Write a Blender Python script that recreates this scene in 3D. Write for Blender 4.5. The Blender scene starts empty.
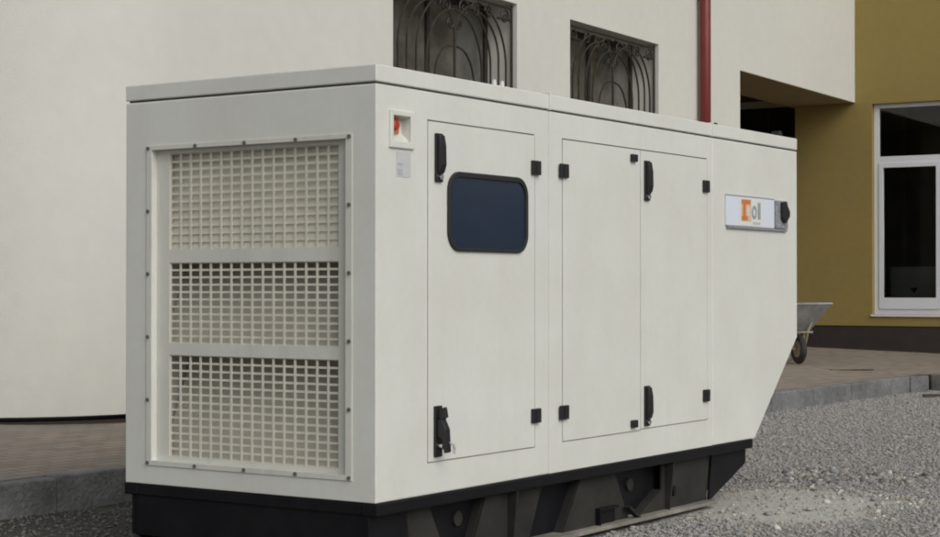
import bpy, bmesh, math, random
import numpy as np
from mathutils import Vector, Matrix
random.seed(7)
R = math.radians
sc = bpy.context.scene
col = sc.collection

# ------------------------------------------------------------------ materials
def lin(r, g, b):
    f = lambda c: (c/255)/12.92 if c/255 <= .04045 else ((c/255+.055)/1.055)**2.4
    return (f(r), f(g), f(b), 1)

def mat(name, c, rough=.6, var=.0, vscale=3., c2=None, bump=0., bscale=60., metal=0., spec=.5, fine=0., coat=0.):
    """Principled surface; colour drifts between c and c2 with noise, and a noise bump."""
    m = bpy.data.materials.new(name); m.use_nodes = True
    nt = m.node_tree; N = nt.nodes; L = nt.links
    p = N['Principled BSDF']
    p.inputs['Roughness'].default_value = rough
    p.inputs['Metallic'].default_value = metal
    p.inputs['Specular IOR Level'].default_value = spec
    p.inputs['Coat Weight'].default_value = coat
    c = tuple(c[:3])+(1,)
    p.inputs['Base Color'].default_value = c
    tc = N.new('ShaderNodeTexCoord')
    if var > 0:
        n = N.new('ShaderNodeTexNoise'); n.inputs['Scale'].default_value = vscale
        n.inputs['Detail'].default_value = 8; n.inputs['Roughness'].default_value = .62
        L.new(tc.outputs['Object'], n.inputs['Vector'])
        rp = N.new('ShaderNodeValToRGB')
        rp.color_ramp.elements[0].position = .36; rp.color_ramp.elements[1].position = .68
        rp.color_ramp.elements[0].color = c
        rp.color_ramp.elements[1].color = (tuple(c2[:3])+(1,)) if c2 else tuple(x*(1-var) for x in c[:3])+(1,)
        L.new(n.outputs['Fac'], rp.inputs['Fac'])
        src = rp.outputs['Color']
        if fine > 0:
            n2 = N.new('ShaderNodeTexNoise'); n2.inputs['Scale'].default_value = vscale*14
            n2.inputs['Detail'].default_value = 5
            L.new(tc.outputs['Object'], n2.inputs['Vector'])
            mr = N.new('ShaderNodeMapRange'); mr.inputs['From Min'].default_value = .3; mr.inputs['From Max'].default_value = .7
            mr.inputs['To Min'].default_value = 1-fine; mr.inputs['To Max'].default_value = 1+fine
            L.new(n2.outputs['Fac'], mr.inputs['Value'])
            mx = N.new('ShaderNodeVectorMath'); mx.operation = 'SCALE'
            L.new(src, mx.inputs[0]); L.new(mr.outputs['Result'], mx.inputs['Scale'])
            src = mx.outputs['Vector']
        L.new(src, p.inputs['Base Color'])
        rr = N.new('ShaderNodeMapRange'); rr.inputs['To Min'].default_value = max(rough-.08, .02); rr.inputs['To Max'].default_value = min(rough+.1, 1)
        L.new(n.outputs['Fac'], rr.inputs['Value']); L.new(rr.outputs['Result'], p.inputs['Roughness'])
    if bump > 0:
        b = N.new('ShaderNodeTexNoise'); b.inputs['Scale'].default_value = bscale; b.inputs['Detail'].default_value = 6
        L.new(tc.outputs['Object'], b.inputs['Vector'])
        bn = N.new('ShaderNodeBump'); bn.inputs['Strength'].default_value = bump; bn.inputs['Distance'].default_value = .01
        L.new(b.outputs['Fac'], bn.inputs['Height']); L.new(bn.outputs['Normal'], p.inputs['Normal'])
    return m

def streak_mat(name, c, c2, rough, amount):
    """Painted sheet steel: faint vertical dirt runs and blotches."""
    m = mat(name, c, rough, var=.05, vscale=2.2, c2=c2, bump=.09, bscale=2.6, fine=.014)
    nt = m.node_tree; N = nt.nodes; L = nt.links; p = N['Principled BSDF']
    src = p.inputs['Base Color'].links[0].from_socket
    tc = N.new('ShaderNodeTexCoord'); mp = N.new('ShaderNodeMapping'); mp.inputs['Scale'].default_value = (9, 9, .8)
    L.new(tc.outputs['Object'], mp.inputs['Vector'])
    n = N.new('ShaderNodeTexNoise'); n.inputs['Scale'].default_value = 2.; n.inputs['Detail'].default_value = 7
    L.new(mp.outputs['Vector'], n.inputs['Vector'])
    mr = N.new('ShaderNodeMapRange'); mr.inputs['From Min'].default_value = .52; mr.inputs['From Max'].default_value = .8
    mr.inputs['To Max'].default_value = amount
    L.new(n.outputs['Fac'], mr.inputs['Value'])
    mx = N.new('ShaderNodeMix'); mx.data_type = 'RGBA'
    L.new(mr.outputs['Result'], mx.inputs['Factor']); L.new(src, mx.inputs['A'])
    mx.inputs['B'].default_value = (.34, .31, .25, 1)
    L.new(mx.outputs['Result'], p.inputs['Base Color'])
    return m

M = {}
M['paint'] = streak_mat('white_paint', (.70, .71, .662), (.645, .65, .60), .4, .07)
M['paint_dusty'] = streak_mat('dusty_white_paint', (.66, .66, .60), (.60, .60, .54), .5, .2)
M['screen'] = mat('screen_paint', (.69, .665, .57), .5, .1, 5)
M['baffle'] = mat('tan_baffle', (.60, .57, .49), .8, .12, 5)
M['inner'] = mat('dark_inside', (.035, .033, .03), .8)
M['duct'] = mat('duct_back', (.2, .18, .14), .8)
M['gap'] = mat('joint_and_gap_shade', (.10, .10, .095), .8)  # dark roof joint; also the painted shade above the doors
M['seam'] = mat('seam_gap_shade', (.33, .33, .32), .8)  # fills the housing joints; also paints the faint shade around doors
M['black'] = mat('black_plastic', (.012, .012, .014), .45, .3, 20)
M['rubber'] = mat('black_rubber', (.016, .017, .018), .55)
M['chrome'] = mat('chrome', (.75, .75, .75), .25, metal=1.)
M['bolt'] = mat('zinc_bolt', (.16, .16, .15), .5, metal=.4)
M['skid'] = mat('skid_black', (.005, .005, .007), .5, .5, 6, (.009, .009, .011), bump=.05, bscale=40, spec=.22)
M['skid_dust'] = mat('skid_dusty', (.009, .009, .008), .75, .5, 5, (.028, .0265, .022), bump=.1, bscale=50)
M['flange_dust'] = mat('flange_dusty', (.17, .16, .135), .85, .5, 7, (.30, .285, .24), bump=.1, bscale=50)
M['blue_glass'] = mat('blue_glass', (.014, .026, .052), .09, .25, 3, (.02, .032, .052), spec=.5)
M['red'] = mat('red_button', (.42, .035, .02), .4)
M['yellow'] = mat('yellow_plate', (.50, .22, .04), .5)
M['label'] = mat('grey_label', (.56, .575, .57), .5, .08, 30)
M['label_mark'] = mat('label_mark', (.44, .455, .46), .5)
M['sign'] = mat('sign_white', (.70, .75, .84), .3)
M['sign_cream'] = mat('sign_cream', (.74, .75, .72), .3)
M['orange'] = mat('sign_orange', (.62, .19, .05), .4)
M['orange_pale'] = mat('sign_pale_orange', (.66, .50, .36), .4)
M['sign_grey'] = mat('sign_grey', (.30, .35, .38), .4)
M['sign_dark'] = mat('sign_dark_grey', (.17, .175, .20), .5, .5, 60, (.36, .37, .40))
M['stucco'] = mat('cream_stucco', (.635, .632, .58), .9, .06, .5, (.60, .60, .555), bump=.25, bscale=90, fine=.02)
M['ochre'] = mat('ochre_stucco', (.30, .222, .068), .92, .1, .7, (.262, .2, .066), bump=.3, bscale=90, fine=.04)
M['soffit'] = mat('soffit_brown', (.34, .265, .145), .9, .1, 2)
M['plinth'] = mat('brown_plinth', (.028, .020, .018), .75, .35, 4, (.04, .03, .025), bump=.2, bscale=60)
M['pvc'] = mat('white_pvc', (.72, .74, .78), .35, .05, 2)
M['iron'] = mat('wrought_iron', (.016, .014, .011), .6, .5, 20, (.04, .032, .022))
M['pipe'] = mat('red_pipe', (.175, .016, .014), .45, .3, 3, (.135, .013, .012))
M['dark'] = mat('passage_shade', (.016, .016, .014), .9)  # black painted in for the shade deep inside the passage
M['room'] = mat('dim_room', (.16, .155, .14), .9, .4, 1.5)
M['cabinet'] = mat('grey_cabinet', (.32, .33, .32), .5, .1, 4)
M['kerb'] = mat('kerb_concrete', (.215, .22, .222), .9, .5, 2.2, (.10, .103, .10), bump=.9, bscale=45, fine=.2)
M['kerb_dark'] = mat('kerb_dark', (.10, .10, .095), .9, .4, 3, (.035, .035, .03), bump=.5, bscale=70)
M['galv'] = mat('galvanised', (.34, .35, .36), .5, .4, 7, (.22, .22, .21), metal=.3)
M['tyre'] = mat('tyre', (.018, .017, .016), .8, .4, 12, (.04, .036, .03))
M['rust'] = mat('muddy_tube', (.32, .27, .19), .8, .4, 14, (.2, .16, .11))
M['wood'] = mat('wet_wood', (.11, .09, .06), .9, .5, 9, (.045, .035, .022))

def glass_mat(name, tint, refl=.5):
    m = bpy.data.materials.new(name); m.use_nodes = True
    nt = m.node_tree; N = nt.nodes; L = nt.links; N.clear()
    o = N.new('ShaderNodeOutputMaterial'); t = N.new('ShaderNodeBsdfTransparent'); g = N.new('ShaderNodeBsdfGlossy')
    t.inputs['Color'].default_value = tint; g.inputs['Roughness'].default_value = .03
    f = N.new('ShaderNodeFresnel'); f.inputs['IOR'].default_value = 1.5
    mx = N.new('ShaderNodeMixShader')
    L.new(f.outputs['Fac'], mx.inputs['Fac']); L.new(t.outputs['BSDF'], mx.inputs[1]); L.new(g.outputs['BSDF'], mx.inputs[2])
    L.new(mx.outputs['Shader'], o.inputs['Surface'])
    return m
M['glass'] = glass_mat('window_glass', (.78, .8, .78, 1))

def paver_mat():
    m = mat('clay_pavers', (.25, .2, .16), .9)
    nt = m.node_tree; N = nt.nodes; L = nt.links; p = N['Principled BSDF']
    tc = N.new('ShaderNodeTexCoord'); mp = N.new('ShaderNodeMapping'); mp.inputs['Rotation'].default_value = (0, 0, R(-55))
    L.new(tc.outputs['Object'], mp.inputs['Vector'])
    b = N.new('ShaderNodeTexBrick'); b.inputs['Scale'].default_value = 1
    b.inputs['Brick Width'].default_value = .2; b.inputs['Row Height'].default_value = .1; b.inputs['Mortar Size'].default_value = .006
    b.inputs['Color1'].default_value = (.30, .24, .19, 1); b.inputs['Color2'].default_value = (.185, .158, .132, 1)
    b.inputs['Mortar'].default_value = (.10, .088, .07, 1); b.inputs['Bias'].default_value = -.1
    L.new(mp.outputs['Vector'], b.inputs['Vector'])
    n = N.new('ShaderNodeTexNoise'); n.inputs['Scale'].default_value = 1.1; n.inputs['Detail'].default_value = 9
    L.new(tc.outputs['Object'], n.inputs['Vector'])
    mr = N.new('ShaderNodeMapRange'); mr.inputs['From Min'].default_value = .4; mr.inputs['From Max'].default_value = .68; mr.inputs['To Max'].default_value = .55
    L.new(n.outputs['Fac'], mr.inputs['Value'])
    mx = N.new('ShaderNodeMix'); mx.data_type = 'RGBA'; mx.inputs['B'].default_value = (.22, .205, .175, 1)
    L.new(mr.outputs['Result'], mx.inputs['Factor']); L.new(b.outputs['Color'], mx.inputs['A'])
    L.new(mx.outputs['Result'], p.inputs['Base Color'])
    bn = N.new('ShaderNodeBump'); bn.inputs['Strength'].default_value = .6; bn.inputs['Distance'].default_value = .01; bn.invert = True
    L.new(b.outputs['Fac'], bn.inputs['Height']); L.new(bn.outputs['Normal'], p.inputs['Normal'])
    return m
M['pavers'] = paver_mat()

def ground_mat():
    m = mat('gravel_ground', (.2, .19, .175), .95)
    nt = m.node_tree; N = nt.nodes; L = nt.links; p = N['Principled BSDF']
    tc = N.new('ShaderNodeTexCoord')
    def noise(s, d=8):
        n = N.new('ShaderNodeTexNoise'); n.inputs['Scale'].default_value = s; n.inputs['Detail'].default_value = d
        L.new(tc.outputs['Object'], n.inputs['Vector']); return n.outputs['Fac']
    def blob(x, y, rx, ry, rz, lo, hi):
        mp = N.new('ShaderNodeMapping'); mp.vector_type = 'TEXTURE'
        mp.inputs['Location'].default_value = (x, y, 0); mp.inputs['Rotation'].default_value = (0, 0, rz); mp.inputs['Scale'].default_value = (rx, ry, 1)
        L.new(tc.outputs['Object'], mp.inputs['Vector'])
        ln = N.new('ShaderNodeVectorMath'); ln.operation = 'LENGTH'; L.new(mp.outputs['Vector'], ln.inputs[0])
        ad = N.new('ShaderNodeMath'); ad.operation = 'MULTIPLY_ADD'
        L.new(noise(2.4), ad.inputs[0]); ad.inputs[1].default_value = 1.5; L.new(ln.outputs['Value'], ad.inputs[2])
        mr = N.new('ShaderNodeMapRange'); mr.inputs['From Min'].default_value = lo; mr.inputs['From Max'].default_value = hi
        mr.inputs['To Min'].default_value = 1; mr.inputs['To Max'].default_value = 0
        L.new(ad.outputs['Value'], mr.inputs['Value']); return mr.outputs['Result']
    rp = N.new('ShaderNodeValToRGB'); rp.color_ramp.elements[0].color = (.13, .125, .115, 1); rp.color_ramp.elements[1].color = (.27, .26, .24, 1)
    rp.color_ramp.elements[0].position = .35; rp.color_ramp.elements[1].position = .65
    L.new(noise(22, 10), rp.inputs['Fac'])
    src = rp.outputs['Color']
    for f, c in ((blob(1.72, 9.62, .85, .95, 0, 1.4, 2.0), (.43, .425, .39, 1)), (blob(2.15, 10.95, .8, .32, .1, 1.3, 1.9), (.12, .10, .075, 1)),
                 (blob(-2.2, 8.3, 1.9, 1.3, .9, 1.5, 2.1), (.05, .048, .038, 1))):
        mx = N.new('ShaderNodeMix'); mx.data_type = 'RGBA'
        L.new(f, mx.inputs['Factor']); L.new(src, mx.inputs['A']); mx.inputs['B'].default_value = c
        src = mx.outputs['Result']
    L.new(src, p.inputs['Base Color'])
    bn = N.new('ShaderNodeBump'); bn.inputs['Strength'].default_value = .9; bn.inputs['Distance'].default_value = .03
    L.new(noise(30, 10), bn.inputs['Height']); L.new(bn.outputs['Normal'], p.inputs['Normal'])
    return m
M['ground'] = ground_mat()

def stone_mat():
    m = mat('stones', (.2, .2, .19), .9)
    nt = m.node_tree; N = nt.nodes; L = nt.links; p = N['Principled BSDF']
    a = N.new('ShaderNodeAttribute'); a.attribute_name = 'tone'
    rp = N.new('ShaderNodeValToRGB'); cr = rp.color_ramp
    cr.elements[0].color = (.14, .137, .13, 1); cr.elements[0].position = 0
    cr.elements[1].color = (.58, .56, .52, 1); cr.elements[1].position = 1
    for pos, c in ((.3, (.25, .25, .243, 1)), (.6, (.32, .315, .30, 1)), (.8, (.33, .29, .235, 1)), (.92, (.42, .41, .385, 1))):
        e = cr.elements.new(pos); e.color = c
    L.new(a.outputs['Fac'], rp.inputs['Fac']); L.new(rp.outputs['Color'], p.inputs['Base Color'])
    return m
M['stones'] = stone_mat()

# ------------------------------------------------------------------ mesh builder
class MB:
    def __init__(s): s.v = []; s.f = []
    def add(s, vs, fs):
        o = len(s.v); s.v += [tuple(x) for x in vs]; s.f += [tuple(i+o for i in f) for f in fs]; return s
    def box(s, x0, x1, y0, y1, z0, z1):
        return s.add([(x0,y0,z0),(x1,y0,z0),(x1,y1,z0),(x0,y1,z0),(x0,y0,z1),(x1,y0,z1),(x1,y1,z1),(x0,y1,z1)],
                     [(0,3,2,1),(4,5,6,7),(0,1,5,4),(1,2,6,5),(2,3,7,6),(3,0,4,7)])
    def prism(s, poly, a, b, axis='y'):
        """poly of 2D points extruded between a and b; axis y: points are (x,z); x: (y,z); z: (x,y)"""
        n = len(poly)
        def P(p, t): return {'y': (p[0], t, p[1]), 'x': (t, p[0], p[1]), 'z': (p[0], p[1], t)}[axis]
        return s.add([P(p, a) for p in poly]+[P(p, b) for p in poly],
                     [tuple(range(n)), tuple(range(2*n-1, n-1, -1))]+[(i, i+n, (i+1) % n+n, (i+1) % n) for i in range(n)])
    def tube(s, pts, r, n=8, closed=False):
        pts = [Vector(p) for p in pts]; m = len(pts); vs = []; up = None
        for i, p in enumerate(pts):
            a = pts[(i-1) % m] if (i > 0 or closed) else p; b = pts[(i+1) % m] if (i < m-1 or closed) else p
            t = (b-a).normalized()
            if up is None: up = t.orthogonal().normalized()
            up = (up-t*up.dot(t)).normalized(); w = t.cross(up)
            rr = r[i] if isinstance(r, (list, tuple)) else r
            vs += [p+(up*math.cos(2*math.pi*k/n)+w*math.sin(2*math.pi*k/n))*rr for k in range(n)]
        fs = [(i*n+k, i*n+(k+1) % n, ((i+1) % m)*n+(k+1) % n, ((i+1) % m)*n+k) for i in range(m if closed else m-1) for k in range(n)]
        if not closed: fs += [tuple(range(n-1, -1, -1)), tuple((m-1)*n+k for k in range(n))]
        return s.add(vs, fs)
    def quad(s, a, b, c, d): return s.add([a, b, c, d], [(0, 1, 2, 3)])
    def ring(s, o, i, P):
        """flat frame between outer rect o and inner rect i (a0,a1,b0,b1); P maps (a,b) to 3D"""
        c = lambda r: [(r[0], r[2]), (r[1], r[2]), (r[1], r[3]), (r[0], r[3])]
        O, I = [P(*q) for q in c(o)], [P(*q) for q in c(i)]
        return s.add(O+I, [(k, (k+1) % 4, (k+1) % 4+4, k+4) for k in range(4)])
    def build(s, name, m, parent=None, bevel=0, seg=2, smooth=False):
        me = bpy.data.meshes.new(name); me.from_pydata(s.v, [], s.f)
        bm = bmesh.new(); bm.from_mesh(me)
        bmesh.ops.remove_doubles(bm, verts=bm.verts, dist=1e-5)
        bmesh.ops.recalc_face_normals(bm, faces=bm.faces); bm.to_mesh(me); bm.free()
        me.materials.append(m)
        o = bpy.data.objects.new(name, me); col.objects.link(o)
        if parent: o.parent = parent
        if smooth:
            for p in me.polygons: p.use_smooth = True
        if bevel:
            b = o.modifiers.new('bevel', 'BEVEL'); b.width = bevel; b.segments = seg; b.limit_method = 'ANGLE'; b.angle_limit = R(35)
            b.harden_normals = False
        return o

def empty(name, loc, rz, label, cat, group=None):
    o = bpy.data.objects.new(name, None); col.objects.link(o); o.location = loc; o.rotation_euler = (0, 0, rz)
    o.empty_display_size = .2
    o['label'] = label; o['category'] = cat
    if group: o['group'] = group
    return o
def rrect(x0, x1, z0, z1, r, n=7):
    pts = []
    for cx, cz, a in ((x1-r, z1-r, 0), (x0+r, z1-r, 90), (x0+r, z0+r, 180), (x1-r, z0+r, 270)):
        pts += [(cx+r*math.cos(R(a+90*k/n)), cz+r*math.sin(R(a+90*k/n))) for k in range(n+1)]
    return pts
def text_mesh(name, txt, size, m, parent, loc, sx=1., bold=0.):
    cu = bpy.data.curves.new(name, 'FONT'); cu.body = txt; cu.size = size; cu.extrude = .001; cu.offset = bold
    t = bpy.data.objects.new(name, cu); col.objects.link(t)
    bpy.context.view_layer.update()
    me = bpy.data.meshes.new_from_object(t.evaluated_get(bpy.context.evaluated_depsgraph_get()))
    bpy.data.objects.remove(t)
    me.materials.clear(); me.materials.append(m)
    me.transform(Matrix.Scale(sx, 4, (1, 0, 0))); me.transform(Matrix.Rotation(R(90), 4, 'X')); me.transform(Matrix.Translation(loc))
    o = bpy.data.objects.new(name, me); col.objects.link(o); o.parent = parent
    return o

# ================================================================== THE GENERATOR
# local x runs along the long side (away from the end grille), y across, z up from the ground
G = empty('diesel_generator', (-.3764, 6.9166, 0), R(90-33.795), 'large off-white enclosed generator set on a black steel skid, standing on the gravel', 'generator')
Z0 = .345; W = 1.393; LEN = 4.228; TOP = Z0+1.686
S1, S2 = 1.336, 3.066
# --- housing panels
gv0, gv1, gz0, gz1 = .150, 1.232, Z0+.105, Z0+1.472
e0, e1, ez0, ez1 = .106, .226, Z0+1.462, Z0+1.566
b = MB()
b.ring((0, W, Z0, TOP), (gv0, gv1, gz0, gz1), lambda v, z: (0, v, z))
D = .34
b.quad((0,gv0,gz0),(D,gv0,gz0),(D,gv0,gz1),(0,gv0,gz1)); b.quad((0,gv1,gz0),(D,gv1,gz0),(D,gv1,gz1),(0,gv1,gz1))
b.quad((0,gv0,gz0),(D,gv0,gz0),(D,gv1,gz0),(0,gv1,gz0)); b.quad((0,gv0,gz1),(D,gv0,gz1),(D,gv1,gz1),(0,gv1,gz1))
b.quad((D,gv0,gz0),(D,gv1,gz0),(D,gv1,gz1),(D,gv0,gz1))
xe = S1-.0015
b.ring((0, xe, Z0, TOP), (e0, e1, ez0, ez1), lambda u, z: (u, 0, z))
d = .042; eb = ez0+.034
b.quad((e0,0,ez0),(e1,0,ez0),(e1,d,eb),(e0,d,eb)); b.quad((e0,0,ez1),(e1,0,ez1),(e1,d,ez1),(e0,d,ez1))
b.quad((e0,0,ez0),(e0,d,eb),(e0,d,ez1),(e0,0,ez1)); b.quad((e1,0,ez0),(e1,d,eb),(e1,d,ez1),(e1,0,ez1))
b.quad((e0,d,eb),(e1,d,eb),(e1,d,ez1),(e0,d,ez1))
b.quad((0,W,Z0),(xe,W,Z0),(xe,W,TOP),(0,W,TOP)); b.quad((0,0,TOP),(xe,0,TOP),(xe,W,TOP),(0,W,TOP))
b.quad((0,0,Z0),(xe,0,Z0),(xe,W,Z0),(0,W,Z0)); b.quad((xe,0,Z0),(xe,W,Z0),(xe,W,TOP),(xe,0,TOP))
b.build('housing_panel', M['paint'], G, .006, 3)
MB().box(S1+.0015, S2-.0015, 0, W, Z0, TOP).build('housing_panel', M['paint'], G, .003)
MB().prism([(S2+.0015, Z0), (3.618, Z0), (LEN, Z0+.566), (LEN, TOP), (S2+.0015, TOP)], 0, W).build('housing_panel', M['paint'], G, .006, 3)
MB().box(.012, LEN-.012, .012, W-.012, TOP-.02, TOP+.010).build('roof_seal', M['gap'], G)
# dark core seen through the joints
MB().box(S1-.02, S1+.02, .004, W-.004, Z0+.004, TOP-.004).box(S2-.02, S2+.02, .004, W-.004, Z0+.004, TOP-.004).build('joint_strip', M['seam'], G)
# --- roof
RB, RT = TOP+.009, TOP+.078
for k, (a, c) in enumerate(((-.0015, S1-.0015), (S1+.0015, S2-.0015), (S2+.0015, LEN+.0015))):
    rp = MB().box(a, c, -.0015, W+.0015, RB, RT).build('roof_panel', M['paint'], G, .005, 3)
    if k == 0:
        for uu in (.98, 1.045):
            q = MB().box(uu, uu+.03, .05, .11, RT+.0005, RT+.012)
            q.prism([(uu+.004, RT+.012), (uu+.026, RT+.012), (uu+.022, RT+.04), (uu+.008, RT+.04)], .075, .087)
            q.build('lifting_lug', M['paint'], rp, .002)
    elif k == 2:
        for uu, w_, h_ in ((3.16, .045, .016), (4.03, .06, .035)):
            MB().prism([(uu, RT), (uu+w_, RT), (uu+w_*.8, RT+h_), (uu+w_*.2, RT+h_)], .03, .08).build('lifting_lug', M['black'], rp, .003)
# roof joint flanges
MB().box(S1-.004, S1+.008, -.009, W+.009, RB-.004, RT+.012).build('roof_joint', M['paint'], G, .002)
MB().box(S2-.004, S2+.006, -.007, W+.007, RB-.002, RT+.006).build('roof_joint', M['paint'], G, .002)

# --- doors
def door(u0, u1, zt, zb, name='door'):
    d = MB().box(u0, u1, -.0055, -.0012, zb, zt).build(name, M['paint'], G, .002)
    MB().box(u0-.002, u1+.002, -.0008, .002, zt-.002, zt+.007).build('seam_gap_shade', M['gap'], d)  # dark strip along the top edge, painted for the shade in the gap
    MB().box(u0-.002, u1+.0105, -.0007, .002, zb-.005, zt-.003).build('seam_gap_shade', M['seam'], d)  # paler strip at sides and bottom, painted for the gap's fainter shade
    return d
def hinge(d, u, z, w=.074, h=.066):
    q = MB().box(u-w/2, u+w/2, -.020, -.006, z-h/2, z+h/2)
    q.build('hinge', M['black'], d, .004)
    t = MB().tube([(u, -.020, z-h/2+.003), (u, -.020, z+h/2-.003)], .006)
    t.build('hinge_pin', M['black'], d, smooth=False)
def handle(d, u, zc, h=.205, opened=False):
    MB().box(u-.026, u+.026, -.018, -.006, zc-h/2, zc+h/2).build('handle_plate', M['black'], d, .004)
    if not opened:
        MB().prism([(-.0185, zc+h/2-.006), (-.030, zc+h/2-.008), (-.038, zc+.05), (-.040, zc-.03), (-.032, zc-h/2+.045), (-.0185, zc-h/2+.03)],
                   u-.02, u+.02, 'x').build('handle_lever', M['black'], d, .004)
        MB().tube([(u, -.0185, zc-h/2+.022), (u, -.03, zc-h/2+.022)], .011, 12).build('lock_barrel', M['chrome'], d)
    else:
        MB().prism([(-.0185, zc+.05), (-.04, zc+.055), (-.062, zc+.01), (-.068, zc-.085), (-.054, zc-.09), (-.04, zc-.03), (-.0185, zc-.02)],
                   u-.018, u+.018, 'x').build('handle_lever', M['black'], d, .004)
        MB().prism([(-.0185, zc+h/2-.02), (-.05, zc+h/2-.004), (-.058, zc+.062), (-.044, zc+.052), (-.0185, zc+.055)], u-.012, u+.012, 'x').build('lever_bracket', M['black'], d, .002)
        k = MB().tube([(u, -.072, zc-.045), (u, -.09, zc-.05), (u+.004, -.094, zc-.075)], .006, 8)
        k.tube([(u, -.0185, zc-.06), (u, -.04, zc-.062)], .012, 12)
        k.box(u-.002, u+.002, -.098, -.086, zc-.09, zc-.07)
        k.build('padlock_key', M['chrome'], d, .001)

zt, zb = Z0+1.562, Z0+.137
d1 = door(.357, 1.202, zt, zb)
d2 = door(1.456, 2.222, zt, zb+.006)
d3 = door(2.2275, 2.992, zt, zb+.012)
for z in (Z0+1.414, Z0+.279): hinge(d1, 1.203, z); hinge(d2, 1.4545, z); hinge(d3, 2.965, z, .07)
for z in (Z0+1.517, Z0+.18):
    MB().box(2.113, 2.168, -.024, -.006, z-.019, z+.019).build('door_catch', M['black'], d2, .004)
handle(d1, .424, Z0+1.412); handle(d1, .418, Z0+.262, .215, True)
handle(d3, 2.285, Z0+1.41); handle(d3, 2.283, Z0+.262)
# control-panel window in the first door
wo, wi = rrect(.492, 1.13, Z0+1.02, Z0+1.362, .085), rrect(.514, 1.110, Z0+1.036, Z0+1.338, .066)
n = len(wo)
fr = MB()
fr.add([(x, -.006, z) for x, z in wo]+[(x, -.018, z) for x, z in wo]+[(x, -.018, z) for x, z in wi]+[(x, -.008, z) for x, z in wi],
       [(a*n+i, a*n+(i+1) % n, (a+1)*n+(i+1) % n, (a+1)*n+i) for a in range(3) for i in range(n)])
fr.build('window_gasket', M['rubber'], d1, .004)
MB().add([(x, -.010, z) for x, z in wi]+[(x, -.0065, z) for x, z in wi],
         [tuple(range(n)), tuple(range(2*n-1, n-1, -1))]+[(i, (i+1) % n, (i+1) % n+n, i+n) for i in range(n)]).build('window_pane', M['blue_glass'], d1)

# --- emergency stop recess and label
es = MB()
eo = (e0-.022, e1+.026, ez0-.028, ez1+.022)
es.ring(eo, (e0, e1, ez0, ez1), lambda u, z: (u, -.012, z))
for (a, c, q) in ((eo, -.012, 0.),):
    es.quad((a[0],q,a[2]),(a[1],q,a[2]),(a[1],c,a[2]),(a[0],c,a[2])); es.quad((a[0],q,a[3]),(a[1],q,a[3]),(a[1],c,a[3]),(a[0],c,a[3]))
    es.quad((a[0],q,a[2]),(a[0],c,a[2]),(a[0],c,a[3]),(a[0],q,a[3])); es.quad((a[1],q,a[2]),(a[1],c,a[2]),(a[1],c,a[3]),(a[1],q,a[3]))
es.quad((e0,-.012,ez0),(e0,0,ez0),(e0,0,ez1),(e0,-.012,ez1)); es.quad((e1,-.012,ez0),(e1,0,ez0),(e1,0,ez1),(e1,-.012,ez1))
es.quad((e0,-.012,ez0),(e1,-.012,ez0),(e1,0,ez0),(e0,0,ez0)); es.quad((e0,-.012,ez1),(e1,-.012,ez1),(e1,0,ez1),(e0,0,ez1))
es = es.build('emergency_stop', M['paint'], G, .004)
cu, cz = (e0+e1)/2-.002, (ez0+ez1)/2+.016
MB().box(e0+.003, e1-.022, .036, .0415, ez0+.036, ez1-.003).build('backing_plate', M['yellow'], es)
MB().tube([(cu-.012, .036, cz), (cu-.012, .022, cz), (cu-.012, .022, cz), (cu-.012, .010, cz), (cu-.012, .006, cz)], [.014, .014, .022, .022, .016], 20).build('push_button', M['red'], es, .002)
lb = MB().box(.136, .236, -.0014, -.0003, Z0+1.318, Z0+1.42).build('warning_label', M['label'], G)
MB().box(.146, .178, -.0028, -.0016, Z0+1.326, Z0+1.352).box(.146, .176, -.0028, -.0016, Z0+1.366, Z0+1.376).build('label_mark', M['label_mark'], lb)

# --- maker's sign
sz0, sz1 = Z0+1.212, Z0+1.378
sg = MB().box(3.222, 3.868, -.012, -.001, sz0, sz1).build('sign_plate', M['sign'], G, .002)
MB().box(3.236, 4.05, -.016, -.0005, sz0-.016, sz0-.001).build('lower_rail_shade', M['sign_dark'], sg, .002)  # lower frame line; its dark colour also paints the shadow below the sign
MB().box(3.222, 3.87, -.014, -.0005, sz1+.001, sz1+.007).build('upper_rail', M['sign_grey'], sg, .002)
MB().box(3.385, 3.70, -.0132, -.0124, sz0+.004, sz1-.004).build('logo_field', M['sign_cream'], sg)
MB().box(3.408, 3.542, -.0144, -.0134, sz0+.028, sz1-.012).build('logo_square', M['orange_pale'], sg)
lt = MB().box(3.430, 3.466, -.0156, -.0146, sz0+.034, sz1-.016).box(3.412, 3.432, -.0156, -.0146, sz0+.034, sz0+.058)
lt.box(3.466, 3.492, -.0156, -.0146, sz0+.034, sz0+.058).box(3.412, 3.430, -.0156, -.0146, sz1-.04, sz1-.016).box(3.466, 3.528, -.0156, -.0146, sz1-.04, sz1-.016)
lt.build('logo_letter', M['orange'], sg)
text_mesh('logo_letter', 'e', .10, M['sign_cream'], sg, (3.482, -.0158, sz0+.062), .8, .001)
text_mesh('logo_letter', 'o', .155, M['sign_grey'], sg, (3.548, -.0146, sz0+.048), .82, .003)
MB().box(3.632, 3.668, -.0150, -.0138, sz0+.044, sz1-.026).build('logo_letter', M['sign_grey'], sg)
sm = MB()
for k in range(4): sm.box(3.568+k*.026, 3.568+k*.026+.018, -.0144, -.0134, sz0+.014, sz0+.028)
sm.build('small_print', M['label_mark'], sg)
cp = MB().box(3.872, 4.045, -.022, -.001, sz0+.001, sz1-.002).build('sign_end_cap', M['sign_dark'], sg, .003)
MB().prism([(3.93, sz1-.012), (3.975, sz1-.004), (4.035, sz0+.10), (4.03, sz0+.072), (3.975, sz0+.03), (3.93, sz0+.06)], -.043, -.0225).build('sign_latch', M['black'], sg, .006)

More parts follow.
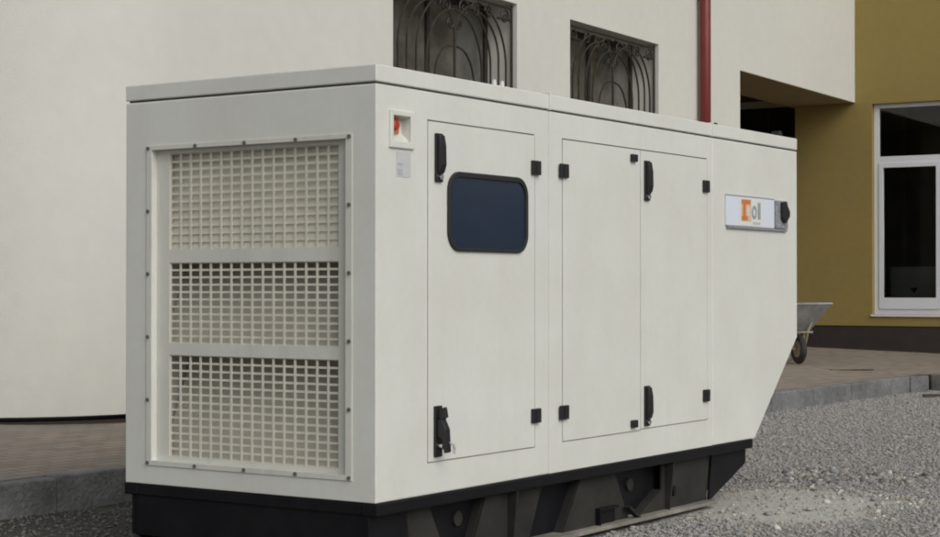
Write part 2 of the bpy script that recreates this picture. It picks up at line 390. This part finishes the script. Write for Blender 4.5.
# --- end grille
gr = MB()
fo, fi = (.118, 1.262, Z0+.084, Z0+1.49), (gv0+.002, gv1-.002, gz0+.002, gz1-.002)
P = lambda x: (lambda v, z: (x, v, z))
gr.ring(fo, fi, P(-.005)); gr.ring(fo, fi, P(-.0006))
for x0, x1, rct in ((-.005, -.0006, fo), (-.005, -.0006, fi)):
    c = [(rct[0], rct[2]), (rct[1], rct[2]), (rct[1], rct[3]), (rct[0], rct[3])]
    for k in range(4):
        (a, e), (f, h) = c[k], c[(k+1) % 4]
        gr.quad((x0, a, e), (x0, f, h), (x1, f, h), (x1, a, e))
gr = gr.build('intake_grille', M['paint_dusty'], G, .0015)
v0, v1 = .214, 1.155
secs = [(Z0+1.032, Z0+1.452), (Z0+.622, Z0+.974), (Z0+.125, Z0+.570)]
pa, pb = .030, .036
pn = MB().box(pa, pb, gv0+.0005, v0, gz0+.0005, gz1-.0005).box(pa, pb, v1, gv1-.0005, gz0+.0005, gz1-.0005)
for z0, z1 in ((gz0+.0005, secs[2][0]), (secs[2][1], secs[1][0]), (secs[1][1], secs[0][0]), (secs[0][1], gz1-.0005)):
    pn.box(pa, pb, v0, v1, z0, z1)
pn.build('grille_panel', M['paint_dusty'], gr)
for (z0, z1), (ub, ut, rows) in zip(secs, ((.045, .062, 12), (.05, .22, 11), (.05, .24, 13))):
    s = MB()
    for k in range(17):
        v = v0+(v1-v0)*k/16; s.box(.0372, .0398, v-.0058, v+.0058, z0-.004, z1+.004)
    for k in range(rows+1):
        z = z0+(z1-z0)*k/rows; s.box(.0402, .0428, v0-.004, v1+.004, z-.0046, z+.0046)
    s.build('wire_screen', M['screen'], gr)
    MB().prism([(ub, z0-.004), (ut, z1+.006), (ut+.003, z1+.006), (ub+.003, z0-.004)], gv0+.02, gv1-.02).build('air_baffle', M['screen'] if rows == 12 else M['baffle'], gr)
MB().box(.30, .31, gv0+.004, gv1-.004, gz0+.004, gz1-.004).build('duct_back', M['duct'], gr)
def bolts(v, z):
    MB().tube([(-.0055, v, z), (-.0115, v, z)], .0085, 8).build('bolt', M['bolt'], gr)
for k in range(6):
    z = fo[2]+.012+(fo[3]-fo[2]-.024)*k/5
    bolts(fo[0]+.013, z); bolts(fo[1]-.012, z)
for k in range(1, 4):
    v = fo[0]+.013+(fo[1]-fo[0]-.025)*k/4
    bolts(v, fo[2]+.012); bolts(v, fo[3]-.012)

# --- skid
SK = MB().box(.0, 3.578, -.006, .075, Z0-.052, Z0-.0015).box(.0, 3.578, W-.075, W+.006, Z0-.052, Z0-.0015).box(.002, .075, .076, W-.076, Z0-.052, Z0-.002).build('skid', M['skid'], G, .006)
zt2 = Z0-.0525
def web(v0, v1, m, poly): return MB().prism(poly, v0, v1).build('skid_web', m, SK)
for a, c, p, q in ((.105, .117, .052, .062), (W-.117, W-.105, W-.062, W-.052)):
    # deep dark back plate, and the dusty outer plates that leave sloping recesses between them
    web(a, c, M['skid'], [(.03, zt2), (3.55, zt2), (3.55, Z0-.139), (3.115, .043), (.20, .043), (.03, .12)])
    for poly in ([(.10, zt2), (.44, zt2), (.58, .043), (.24, .043)], [(.885, zt2), (1.36, zt2), (1.24, .043), (.76, .043)],
                 [(1.725, zt2), (2.05, zt2), (2.20, .043), (1.55, .043)], [(2.56, zt2), (3.13, zt2), (3.09, .043), (2.32, .043), (2.56, .15)]):
        web(p, q, M['skid_dust'], poly)
    y0_, y1_ = (.063, .104) if a < .5 else (W-.104, W-.063)
    for x0_, x1_, zq in ((.44, .58, zt2), (.885, .76, zt2), (1.36, 1.24, zt2), (1.725, 1.55, zt2), (2.05, 2.20, zt2), (2.56, 2.32, .15)):
        MB().prism([(x0_-.005, zq), (x0_+.005, zq), (x1_+.005, .043), (x1_-.005, .043)], y0_, y1_).build('recess_side', M['skid_dust'], SK)
    ya, yb = (.0, .051) if a < .5 else (W-.051, W)
    for x0_ in (1.06, 2.60): MB().prism([(ya if a < .5 else yb, zt2), (yb if a < .5 else ya, zt2), (yb if a < .5 else ya, .043), ((ya+yb)/2, .043)], x0_, x0_+.012, 'x').build('gusset', M['skid_dust'], SK)
    # bracket standing on the flange with a slanted tie bar
    MB().box(1.86, 1.872, ya+.024, yb, .043, .125).box(1.872, 2.05, ya+.024, yb, .113, .125).box(1.872, 2.05, yb-.004 if a < .5 else ya, yb if a < .5 else ya+.004, .043, .1125).build('bracket', M['skid'], SK)
    MB().prism([(2.13, .105), (2.15, .11), (2.26, .043), (2.235, .043)], ya+.01, yb-.01).build('tie_bar', M['skid_dust'], SK)
    MB().prism([(2.63, .16), (2.67, .16), (2.66, .11), (2.64, .11)], ya+.02, yb).build('bracket', M['skid'], SK)
    for u in (.72, 2.29): MB().tube([(u, .104 if a < .5 else W-.104, .20), (u, .09 if a < .5 else W-.09, .20)], .032, 20).build('lifting_boss', M['skid_dust'], SK)
    MB().box(.2, 3.12, *((-.004, .14) if a < .5 else (W-.14, W+.004)), .022, .042).build('bottom_flange', M['flange_dust'], SK, .003)
    f0, f1 = (.040, .0515) if a < .5 else (W-.0515, W-.040)
    MB().prism([(3.576, zt2), (3.14, zt2), (3.10, .043), (3.125, .043), (3.576, Z0-.139)], f0, f1).build('end_plate', M['skid'], SK)
    MB().prism([(.004, zt2), (.26, zt2), (.30, .043), (.165, .043), (.004, .125)], f0, f1).build('end_plate', M['skid'], SK)
MB().box(.01, .026, .052, W-.052, .118, zt2).build('end_beam', M['skid'], SK)
MB().box(3.53, 3.548, .118, W-.118, Z0-.139, zt2).build('end_beam', M['skid'], SK)
for u in (.8, 1.8, 2.8): MB().box(u, u+.1, .118, W-.118, .0, .2).build('cross_beam', M['skid'], SK)

# ================================================================== CREAM BUILDING
# local x along the wall (away), y into the building; origin at the corner with the ochre wing
RZ = R(90-30.96)
B = empty('cream_building', (5.8, 26, 0), RZ, 'cream rendered building with a rounded corner and an overhanging upper storey, behind the generator', 'building')
ZT = 7.6; FOOT = .305; SOF = 3.99; TH = .42
wins = [(-12.594, -10.368), (-9.236, -7.03)]; wz0, wz1 = 2.5, 4.02
w = MB()
xs = [-15.52, wins[0][0], wins[0][1], wins[1][0], wins[1][1], -4.55]
for k in range(5):
    a, c = xs[k], xs[k+1]
    if k in (1, 3):
        w.box(a, c, 0, TH, FOOT, wz0); w.box(a, c, 0, TH, wz1, ZT)
    else: w.box(a, c, 0, TH, FOOT, ZT)
# rounded corner and the wall that runs on beyond it
RC = 1.45; arc = [(-15.52-RC*math.sin(R(t)), RC-RC*math.cos(R(t))) for t in range(0, 97, 2)]
arc.append((arc[-1][0]-math.cos(R(96))*7, arc[-1][1]+math.sin(R(96))*7))
inn = [(-15.52-(RC-TH)*math.sin(R(t)), RC-(RC-TH)*math.cos(R(t))) for t in range(0, 97, 2)]
inn.append((inn[-1][0]-math.cos(R(96))*7, inn[-1][1]+math.sin(R(96))*7))
w.prism(arc+inn[::-1], FOOT, ZT, 'z')
w.box(-4.55, .0, 0, .955, SOF, ZT)           # overhang
w = w.build('wall', M['stucco'], B)
for p in w.data.polygons: p.use_smooth = True
es_ = w.modifiers.new('split', 'EDGE_SPLIT'); es_.split_angle = R(30)
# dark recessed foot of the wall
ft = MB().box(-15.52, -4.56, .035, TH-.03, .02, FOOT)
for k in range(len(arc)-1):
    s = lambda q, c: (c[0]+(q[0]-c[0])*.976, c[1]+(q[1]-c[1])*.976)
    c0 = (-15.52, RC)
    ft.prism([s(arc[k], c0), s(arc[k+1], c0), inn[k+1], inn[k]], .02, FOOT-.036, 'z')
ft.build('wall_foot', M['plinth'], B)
MB().box(-4.545, -.004, .004, .951, SOF-.006, SOF-.0015).build('soffit', M['soffit'], B)
MB().prism([arc[-1], arc[0], (-4.6, 0), (-.0, 0), (-.0, 9), (-12, 14)], ZT, ZT+.3, 'z').build('roof', M['stucco'], B)
# passage under the overhang
pw = MB().box(-6.1, 3.4, 3.6, 3.8, 0, 4.8).box(-6.1, -5.9, TH, 3.6, 0, 4.8).box(-5.9, 3.4, .958, 3.6, 4.6, 4.8)
pw.box(-5.9, 3.2, .957, 1.1, SOF+.003, 4.6)
pw.build('passage_wall', M['soffit'], B)
MB().box(2.2, 2.5, .96, 3.59, 4.235, 4.34).build('lintel', M['stucco'], B)
MB().box(2.5, 2.6, .96, 3.59, 4.345, 4.6).build('passage_panel', M['soffit'], B)
gt = MB().box(2.3, 2.36, .97, 2.26, .2, 4.233).box(2.3, 2.36, 2.28, 3.58, .2, 4.233).build('passage_shade_panel', M['dark'], B)  # added panels whose black colour stands in for the passage's deep shade
for x in (1.2, 3.3): MB().box(2.27, 2.298, x, x+.03, 1.0, 1.3).build('shade_panel_handle', M['iron'], gt)  # made-up handles on the added dark panels
# barred windows
def arch_bar(q, x0, x1, zb_, zs, zt_, y, r=.011, n=12):
    pts = [(x0, y, zb_), (x0, y, zs)]
    for k in range(1, n+1):
        t = math.pi/2*k/n
        pts.append((x0+(x1-x0)*(1-math.cos(t)), y, zs+(zt_-zs)*math.sin(t)))
    q.tube(pts, r, 6)
def scroll(q, x, z, y, r0, sgn, turns=1.6, r=.009):
    q.tube([(x+sgn*r0*(1-k/26)*math.cos(k/22*turns*2*math.pi), y, z+r0*(1-k/26)*math.sin(k/22*turns*2*math.pi)) for k in range(23)], r, 5)
def barred_window(a, c):
    wn = MB()
    fy0, fy1 = .334, .40
    wn.box(a+.001, a+.06, fy0, fy1, wz0+.001, wz1-.001).box(c-.06, c-.001, fy0, fy1, wz0+.001, wz1-.001)
    wn.box(a+.06, c-.06, fy0, fy1, wz1-.06, wz1-.001).box(a+.06, c-.06, fy0, fy1, wz0+.001, wz0+.06)
    m_ = (a+c)/2; wn.box(m_-.03, m_+.03, fy0+.002, fy1, wz0+.06, wz1-.06)
    wn = wn.build('window', M['iron'], B)
    MB().box(a+.06, c-.06, .362, .37, wz0+.06, wz1-.06).build('window_pane', M['upper_pane'], wn)
    MB().box(a-.02, c+.02, -.03, .33, wz0-.04, wz0-.001).build('window_sill', M['stucco'], wn)
    q = MB(); y = .045; Wd = c-a; m_ = (a+c)/2
    zt_ = wz1-.05
    q.tube([(a+.03, y, wz0), (a+.03, y, wz1-.02)], .014, 6); q.tube([(c-.03, y, wz0), (c-.03, y, wz1-.02)], .014, 6)
    q.tube([(a+.03, y, zt_), (c-.03, y, zt_)], .012, 6); q.tube([(a+.03, y, wz0+.1), (c-.03, y, wz0+.1)], .012, 6)
    q.tube([(m_, y, wz0+.05), (m_, y, zt_-.42)], .014, 6)
    for s_ in (-1, 1):
        e = m_+s_*Wd/2
        for f, zs, zt2, f2 in ((.13, .60, .03, .62), (.26, .54, .10, .72), (.40, .62, .03, .95), (.55, .70, .16, .98)):
            arch_bar(q, e-s_*Wd/2*f, e-s_*Wd/2*f2, wz0+.05, zt_-zs, zt_-zt2, y)
        arch_bar(q, m_+s_*.001, m_+s_*Wd*.2, zt_-.45, zt_-.40, zt_-.06, y)
        arch_bar(q, m_+s_*Wd*.16, m_+s_*.05, wz0+.05, zt_-.85, zt_-.50, y)
        scroll(q, e-s_*.17, zt_-.10, y, .085, s_); scroll(q, e-s_*.48, zt_-.09, y, .075, -s_)
        scroll(q, m_+s_*.16, zt_-.13, y, .10, s_); scroll(q, m_+s_*.38, zt_-.11, y, .08, -s_); scroll(q, m_+s_*.07, zt_-.3, y, .06, s_)
        q.tube([(e-s_*.06, y+.004, zt_-.115), (e-s_*.3, y+.004, zt_-.125)], [.02, .012], 6)
    q.build('window_grille', M['iron'], wn)
M['upper_pane'] = mat('painted_reflection_pane', (.055, .055, .046), .12, .5, 1.4, (.19, .187, .165), spec=.5)  # pale blotches in the colour stand in for sky reflected by the panes
for a, c in wins: barred_window(a, c)
# red rainwater pipe
dp = MB().tube([(-5.90, -.10, .2), (-5.90, -.10, ZT)], .066, 20).build('downpipe', M['pipe'], B, smooth=True)
for z in (1.0, 2.4, 4.7, 6.4):
    MB().tube([(-5.90+.072*math.cos(k*math.pi/6), -.10+.072*math.sin(k*math.pi/6), z) for k in range(12)], .008, 6, True).box(-5.91, -5.89, -.026, -.001, z-.01, z+.01).build('pipe_bracket', M['pipe'], dp)

# ================================================================== OCHRE BUILDING
# local x to the right along the wall, y into the building
Oc = empty('ochre_building', (5.8, 26, 0), R(-30.96), 'ochre yellow rendered building with tall white window and dark brown plinth', 'building')
ox0, ox1, oz0, oz1 = .262, 2.30, .80, 3.955
w = MB()
w.box(.0, ox0, 0, .3, .63, ZT).box(ox0, ox1, 0, .3, .63, oz0).box(ox0, ox1, 0, .3, oz1, ZT).box(ox1, 12, 0, .3, .63, ZT)
w.box(-.945, .0, .0, .3, .63, SOF-.008)
w.build('wall', M['ochre'], Oc)
MB().box(-.94, 12, .012, .29, .05, .629).build('plinth', M['plinth'], Oc)
MB().box(-.945, -.75, .3, 3.2, .05, SOF-.008).build('return_wall', M['ochre'], Oc)
MB().box(.3, 12, .3, 9, ZT-.3, ZT).build('roof', M['stucco'], Oc)
wf = MB(); y0, y1 = .09, .16
tz0, tz1 = 3.0, 3.165
g = .002
wf.box(ox0+g, ox0+.085, y0, y1, oz0+g, oz1-g).box(ox1-.085, ox1-g, y0, y1, oz0+g, oz1-g)
wf.box(ox0+.085, ox1-.085, y0, y1, oz1-.065, oz1-g).box(ox0+.085, ox1-.085, y0, y1, oz0+g, oz0+.10).box(ox0+.085, ox1-.085, y0, y1, tz0+.06, tz1)
mm = 1.29
wf.box(mm-.03, mm+.03, y0+.003, y1, oz0+.10, tz0+.06)
wf = wf.build('window_frame', M['pvc'], Oc, .004)
for a, c in ((ox0+.085, mm-.032), (mm+.032, ox1-.085)):
    s = MB(); p0, p1 = y0-.014, y1-.01; t = .055; zl, zh = oz0+.085, tz0+.068
    s.box(a-.008, a+t, p0, p1, zl, zh).box(c-t, c+.008, p0, p1, zl, zh).box(a+t, c-t, p0, p1, zh-.072, zh).box(a+t, c-t, p0, p1, zl, zl+.165)
    s = s.build('window_sash', M['pvc'], wf, .004)
    MB().box(a+t, c-t, .12, .126, zl+.165, zh-.072).build('window_pane', M['glass'], wf)
MB().box(ox0+.085, ox1-.085, .12, .126, tz1, oz1-.065).build('window_pane', M['glass'], wf)
MB().box(ox0-.02, ox1+.02, -.03, .088, oz0-.03, oz0-.002).build('window_sill', M['pvc'], wf, .004)
# dim room behind the window
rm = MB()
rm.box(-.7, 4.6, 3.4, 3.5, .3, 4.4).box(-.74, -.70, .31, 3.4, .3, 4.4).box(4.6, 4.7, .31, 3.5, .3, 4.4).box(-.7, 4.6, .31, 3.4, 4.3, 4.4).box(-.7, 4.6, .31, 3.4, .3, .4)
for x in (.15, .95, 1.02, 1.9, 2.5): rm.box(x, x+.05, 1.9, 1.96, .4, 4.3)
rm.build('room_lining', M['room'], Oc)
cb = empty('cabinet', (5.8+.62*math.cos(R(-30.96))+.75*math.sin(R(30.96)), 26+.62*math.sin(R(-30.96))+.75*math.cos(R(30.96)), .4), R(-30.96),
           'pale grey cabinet standing indoors behind the tall white window', 'cabinet')
MB().box(-.32, .42, 0, .6, .002, 1.12).build('carcass', M['cabinet'], cb, .008)
MB().box(-.30, .40, -.02, -.001, .03, 1.1).build('door', M['cabinet'], cb, .005)
MB().prism([(.0, .80), (.12, .80), (.06, .72)], -.04, -.021).build('handle', M['black'], cb)

# ================================================================== GROUND, PAVING, KERB
def struct(o): o['kind'] = 'structure'; return o
g_ = MB().quad((-150, -60, 0), (150, -60, 0), (150, 200, 0), (-150, 200, 0))
struct(g_.build('ground', M['ground']))
K0, K1 = Vector((-2.447, 9.003)), Vector((5.028, 19.751))
kd = (K1-K0).normalized(); kn = Vector((-kd.y, kd.x))
def kp(s, n, z): q = K0+kd*s+kn*n; return (q.x, q.y, z)
KL = (K1-K0).length; KH = .19
# paving: rises gently from the kerb to the buildings
pv = MB()
pv.quad(kp(-9, .118, KH-.004), kp(KL+14, .118, KH-.004), kp(KL+14, 20, KH-.004+.03*20), kp(-9, 20, KH-.004+.03*20))
e_ = Vector((5.25, 20.12))
pv.add([kp(KL-.02, .118, KH-.004), (e_.x, e_.y+.1, KH-.004), (16, 19.75, KH-.004), (16, 34, KH-.004), kp(KL+14, .118, KH-.004)], [(0, 1, 2, 3, 4)])
struct(pv.build('paving', M['pavers']))
k_ = MB(); s = -7.61
while s < KL-.2:
    e = min(s+1.0, KL); o_ = random.uniform(-.008, .008)
    P4 = [kp(s+.003, o_, 0), kp(e-.003, o_, 0), kp(e-.003, .116, 0), kp(s+.003, .116, 0)]
    jit = random.uniform(-.008, .008)
    k_.add([(x, y, -.05) for x, y, z in P4]+[(x, y, KH+jit) for x, y, z in P4], [(3, 2, 1, 0), (4, 5, 6, 7), (0, 1, 5, 4), (1, 2, 6, 5), (2, 3, 7, 6), (3, 0, 4, 7)])
    s = e if KL-e > .5 or e == KL else KL
k_.prism([(K1.x+.004, K1.y-.03), (K1.x+.25, K1.y+.12), (K1.x+.25, K1.y+.30), (K1.x-.06, K1.y+.07)], -.05, KH, 'z')
struct(k_.build('kerb', M['kerb'], None, .014, 3))
k_ = MB()
for a, c in ((5.36, 6.2), (6.21, 7.2), (7.21, 8.2), (8.21, 9.2)):
    k_.box(a, c, 20.1-.04*(a-5.2), 20.22-.04*(a-5.2), -.05, KH+.002)
struct(k_.build('kerb', M['kerb_dark'], None, .014, 3))

# ---- loose stones (numpy, one mesh)
rng = np.random.default_rng(3)
t_ = (1+5**.5)/2
IV = np.array([(-1,t_,0),(1,t_,0),(-1,-t_,0),(1,-t_,0),(0,-1,t_),(0,1,t_),(0,-1,-t_),(0,1,-t_),(t_,0,-1),(t_,0,1),(-t_,0,-1),(-t_,0,1)], float); IV /= np.linalg.norm(IV[0])
IF = np.array([(0,11,5),(0,5,1),(0,1,7),(0,7,10),(0,10,11),(1,5,9),(5,11,4),(11,10,2),(10,7,6),(7,1,8),(3,9,4),(3,4,2),(3,2,6),(3,6,8),(3,8,9),(4,9,5),(2,4,11),(6,2,10),(8,6,7),(9,8,1)])
def stones(name, pos, size, tone, flat, m):
    n = len(pos)
    jit = 1+rng.normal(0, .17, (n, 12, 1))
    v = IV[None]*jit
    a = rng.random(n)*6.283; c, s_ = np.cos(a), np.sin(a)
    sx = size*rng.uniform(.8, 1.35, n); sy = size*rng.uniform(.65, 1.05, n); sz_ = size*flat
    x, y, z = v[..., 0]*sx[:, None], v[..., 1]*sy[:, None], v[..., 2]*sz_[:, None]
    ti = rng.normal(0, .25, n)[:, None]; z = z+x*ti
    X = x*c[:, None]-y*s_[:, None]+pos[:, 0:1]; Y = x*s_[:, None]+y*c[:, None]+pos[:, 1:2]; Zc = z+pos[:, 2:3]
    V_ = np.stack([X, Y, Zc], -1).reshape(-1, 3).astype(np.float32)
    F_ = (IF[None]+(np.arange(n)*12)[:, None, None]).reshape(-1).astype(np.int32)
    me = bpy.data.meshes.new(name); nf = n*20
    me.vertices.add(len(V_)); me.vertices.foreach_set('co', V_.ravel())
    me.loops.add(len(F_)); me.loops.foreach_set('vertex_index', F_)
    me.polygons.add(nf); me.polygons.foreach_set('loop_start', np.arange(0, nf*3, 3, dtype=np.int32))
    me.update(calc_edges=True)
    at = me.attributes.new('tone', 'FLOAT', 'POINT'); at.data.foreach_set('value', np.repeat(tone, 12).astype(np.float32))
    me.materials.append(m)
    o = bpy.data.objects.new(name, me); col.objects.link(o); o['kind'] = 'stuff'
    return o
N_ = 820000
X = rng.uniform(-4.5, 9.5, N_); Y = rng.uniform(7.2, 20.6, N_)
n_k = (X-K0.x)*kn.x+(Y-K0.y)*kn.y; s_k = (X-K0.x)*kd.x+(Y-K0.y)*kd.y
gx, gy = X+.3764, Y-6.9166
ang = R(33.795); gu = gx*math.sin(ang)+gy*math.cos(ang); gvv = -gx*math.cos(ang)+gy*math.sin(ang)
keep = ((n_k < -.015) | ((s_k > KL+.02) & (Y < 20.05-.04*(X-5.2)))) & (X < .285*Y+1.0) & (X > -.285*Y-.7)
keep &= ~((gu > .1) & (gu < 3.4) & (gvv > -.03+.02*np.sin(7*gu)) & (gvv < 1.5))
near = Y < 12.5
keep &= near | (rng.random(N_) < .62)
# thin over the set slurry patch and the muddy corner
patch = ((X-1.72-.25*(Y-9.6))/.75)**2+((Y-9.62)/.85)**2+.35*np.sin(5*X+3*Y)*np.sin(4*Y-2*X)+rng.normal(0, .12, N_)
keep &= ~((patch < .85) & (rng.random(N_) < .93))
mud = (X < -.8) & (rng.random(N_) < .8)
keep &= ~mud
X, Y, near, patch = X[keep], Y[keep], near[keep], patch[keep]
n = len(X); print('stones', n)
size = np.exp(rng.normal(math.log(.0056), .45, n))*np.where(near, 1, 1.15); size = np.clip(size, .003, .024)
tone = np.clip(rng.beta(6., 5.6, n), 0, 1)
tone = np.where(patch < 1.1, np.clip(tone+.25, 0, 1), tone)
tone = np.where(X < -.8, tone*.12, tone)
stones('gravel', np.stack([X, Y, size*.18+rng.uniform(0, .006, n)], -1), size, tone, .62, M['stones'])
# a low ridge of brown clods and larger stones beyond the skid end
n = 1500
X = rng.normal(2.2, .42, n); Y = rng.normal(10.95, .22, n)+.08*(X-2.2)
ok = X > 1.5+.45*(Y-10)
X, Y = X[ok], Y[ok]; n = len(X)
size = np.clip(np.exp(rng.normal(math.log(.010), .5, n)), .005, .03)
stones('soil_clods', np.stack([X, Y, size*.3], -1), size, rng.choice([.0, .0, .02, .05, .1, .3, .78, .82, .95], n), .7, M['stones'])
n = 130
X = rng.uniform(1.2, 3.0, n); Y = rng.uniform(8.3, 10.4, n)
size = np.clip(np.exp(rng.normal(math.log(.013), .4, n)), .006, .03)
gx, gy = X+.3764, Y-6.9166; gvv = -gx*math.cos(ang)+gy*math.sin(ang); ok = gvv < -.02
stones('rubble', np.stack([X, Y, size*.3], -1)[ok], size[ok], rng.choice([.1, .3, .5, .8, .84, .93, 1.], n)[ok], .65, M['stones'])

# ---- small things
def single(o, label, cat): o['label'] = label; o['category'] = cat; return o
pl = MB().box(-.27, .27, -.03, .03, .0, .012).build('lath', M['wood'], None, .003)
pl.location = (4.58, 20.72, KH+.022); pl.rotation_euler = (0, 0, R(8)); single(pl, 'thin dark strip of wood lying flat on the brick paving', 'wood strip')
pl = MB().box(-.5, .5, -.04, .04, .0, .03).build('board', M['wood'], None, .003)
pl.location = (5.45, 18.85, .012); pl.rotation_euler = (0, 0, R(-4)); single(pl, 'dark wet board lying on the gravel past the end of the kerb', 'board')

# ---- wheelbarrow, nose towards the camera
wx, wy = 4.14, 21.75
nn = (wx-K0.x)*kn.x+(wy-K0.y)*kn.y
wb = empty('wheelbarrow', (wx, wy, KH-.004+.03*nn), R(-76), 'muddy galvanised wheelbarrow parked on the paving beyond the far end of the generator', 'wheelbarrow')
# local x forward (towards wheel), origin on the ground below the axle
tr = MB()
top = [(.20, -.36), (.20, .36), (-.78, .33), (-.78, -.33)]; bot = [(-.05, -.18), (-.05, .18), (-.58, .2), (-.58, -.2)]
tr.add([(x, y, .76) for x, y in top]+[(x, y, .42) for x, y in bot]+[(x*.97, y*.96, .758) for x, y in top]+[(x*.96, y*.95, .432) for x, y in bot],
       [(k, (k+1) % 4, (k+1) % 4+4, k+4) for k in range(4)]+[(4, 5, 6, 7)]+[(k+8, (k+1) % 4+8, (k+1) % 4+12, k+12) for k in range(4)]+[(12, 13, 14, 15)]+[(k, (k+1) % 4, (k+1) % 4+8, k+8) for k in range(4)])
tr.tube([(x, y, .76) for x, y in top], .012, 8, True)
tr.build('tray', M['galv'], wb)
wh = MB().tube([(.185*math.cos(2*math.pi*k/20)*.78, 0, .185+.185*.78*math.sin(2*math.pi*k/20)) for k in range(20)], .042, 10, True).build('wheel', M['tyre'], wb, smooth=True)
MB().tube([(0, -.03, .185), (0, .03, .185)], .105, 18).build('rim', M['rust'], wh)
fr = MB()
for s_ in (-1, 1):
    fr.tube([(.0, s_*.075, .185), (-.15, s_*.14, .38), (-.6, s_*.2, .41), (-1.3, s_*.29, .60)], .016, 8)
    fr.tube([(.0, s_*.075, .185), (.06, s_*.10, .42), (.03, s_*.16, .52)], .014, 8)
fr.tube([(.06, -.16, .40), (.06, .16, .40)], .014, 8); fr.tube([(0, -.085, .185), (0, .085, .185)], .012, 8)
fr.build('frame', M['rust'], wb)
for s_ in (-1, 1):
    MB().tube([(-.42, s_*.2, .42), (-.62, s_*.25, .006), (-.75, s_*.25, .006), (-.70, s_*.21, .43)], .014, 8).build('leg', M['rust'], wb)
    MB().tube([(-1.2, s_*.277, .575), (-1.32, s_*.293, .605)], .021, 10).build('grip', M['rubber'], wb)

# ================================================================== CAMERA AND LIGHT
cam = bpy.data.cameras.new('camera'); co = bpy.data.objects.new('camera', cam); col.objects.link(co)
co.location = (0, 0, 1.214); co.rotation_euler = (R(90.606), 0, 0)
cam.sensor_width = 36; cam.lens = 1727/940*36; cam.clip_start = .1; cam.clip_end = 1000
sc.camera = co

SUN_EL, SUN_AZ = R(38), R(146)         # azimuth clockwise from +Y: soft light from the right
Lv = Vector((math.sin(SUN_AZ)*math.cos(SUN_EL), math.cos(SUN_AZ)*math.cos(SUN_EL), math.sin(SUN_EL)))
sun = bpy.data.lights.new('sun', 'SUN'); so = bpy.data.objects.new('sun', sun); col.objects.link(so)
sun.energy = .85; sun.angle = R(50); sun.color = (1, .97, .92)
so.rotation_euler = (-Lv).to_track_quat('-Z', 'Y').to_euler(); so.location = Lv*30
wd = bpy.data.worlds.new('World'); sc.world = wd; wd.use_nodes = True
N = wd.node_tree.nodes; L = wd.node_tree.links
bg = N['Background']; sky = N.new('ShaderNodeTexSky'); sky.sky_type = 'NISHITA'; sky.sun_disc = False
sky.sun_elevation = SUN_EL; sky.sun_rotation = SUN_AZ; sky.air_density = 1; sky.dust_density = 4; sky.ozone_density = 1
hs = N.new('ShaderNodeHueSaturation'); hs.inputs['Saturation'].default_value = .22
L.new(sky.outputs['Color'], hs.inputs['Color']); L.new(hs.outputs['Color'], bg.inputs['Color'])
bg.inputs['Strength'].default_value = .096
sc.render.engine = 'CYCLES'
sc.view_settings.view_transform = 'Standard'; sc.view_settings.look = 'None'
sc.view_settings.exposure = .1; sc.view_settings.gamma = 1; sc.view_settings.use_curve_mapping = False
sc.cycles.filter_width = 2.0
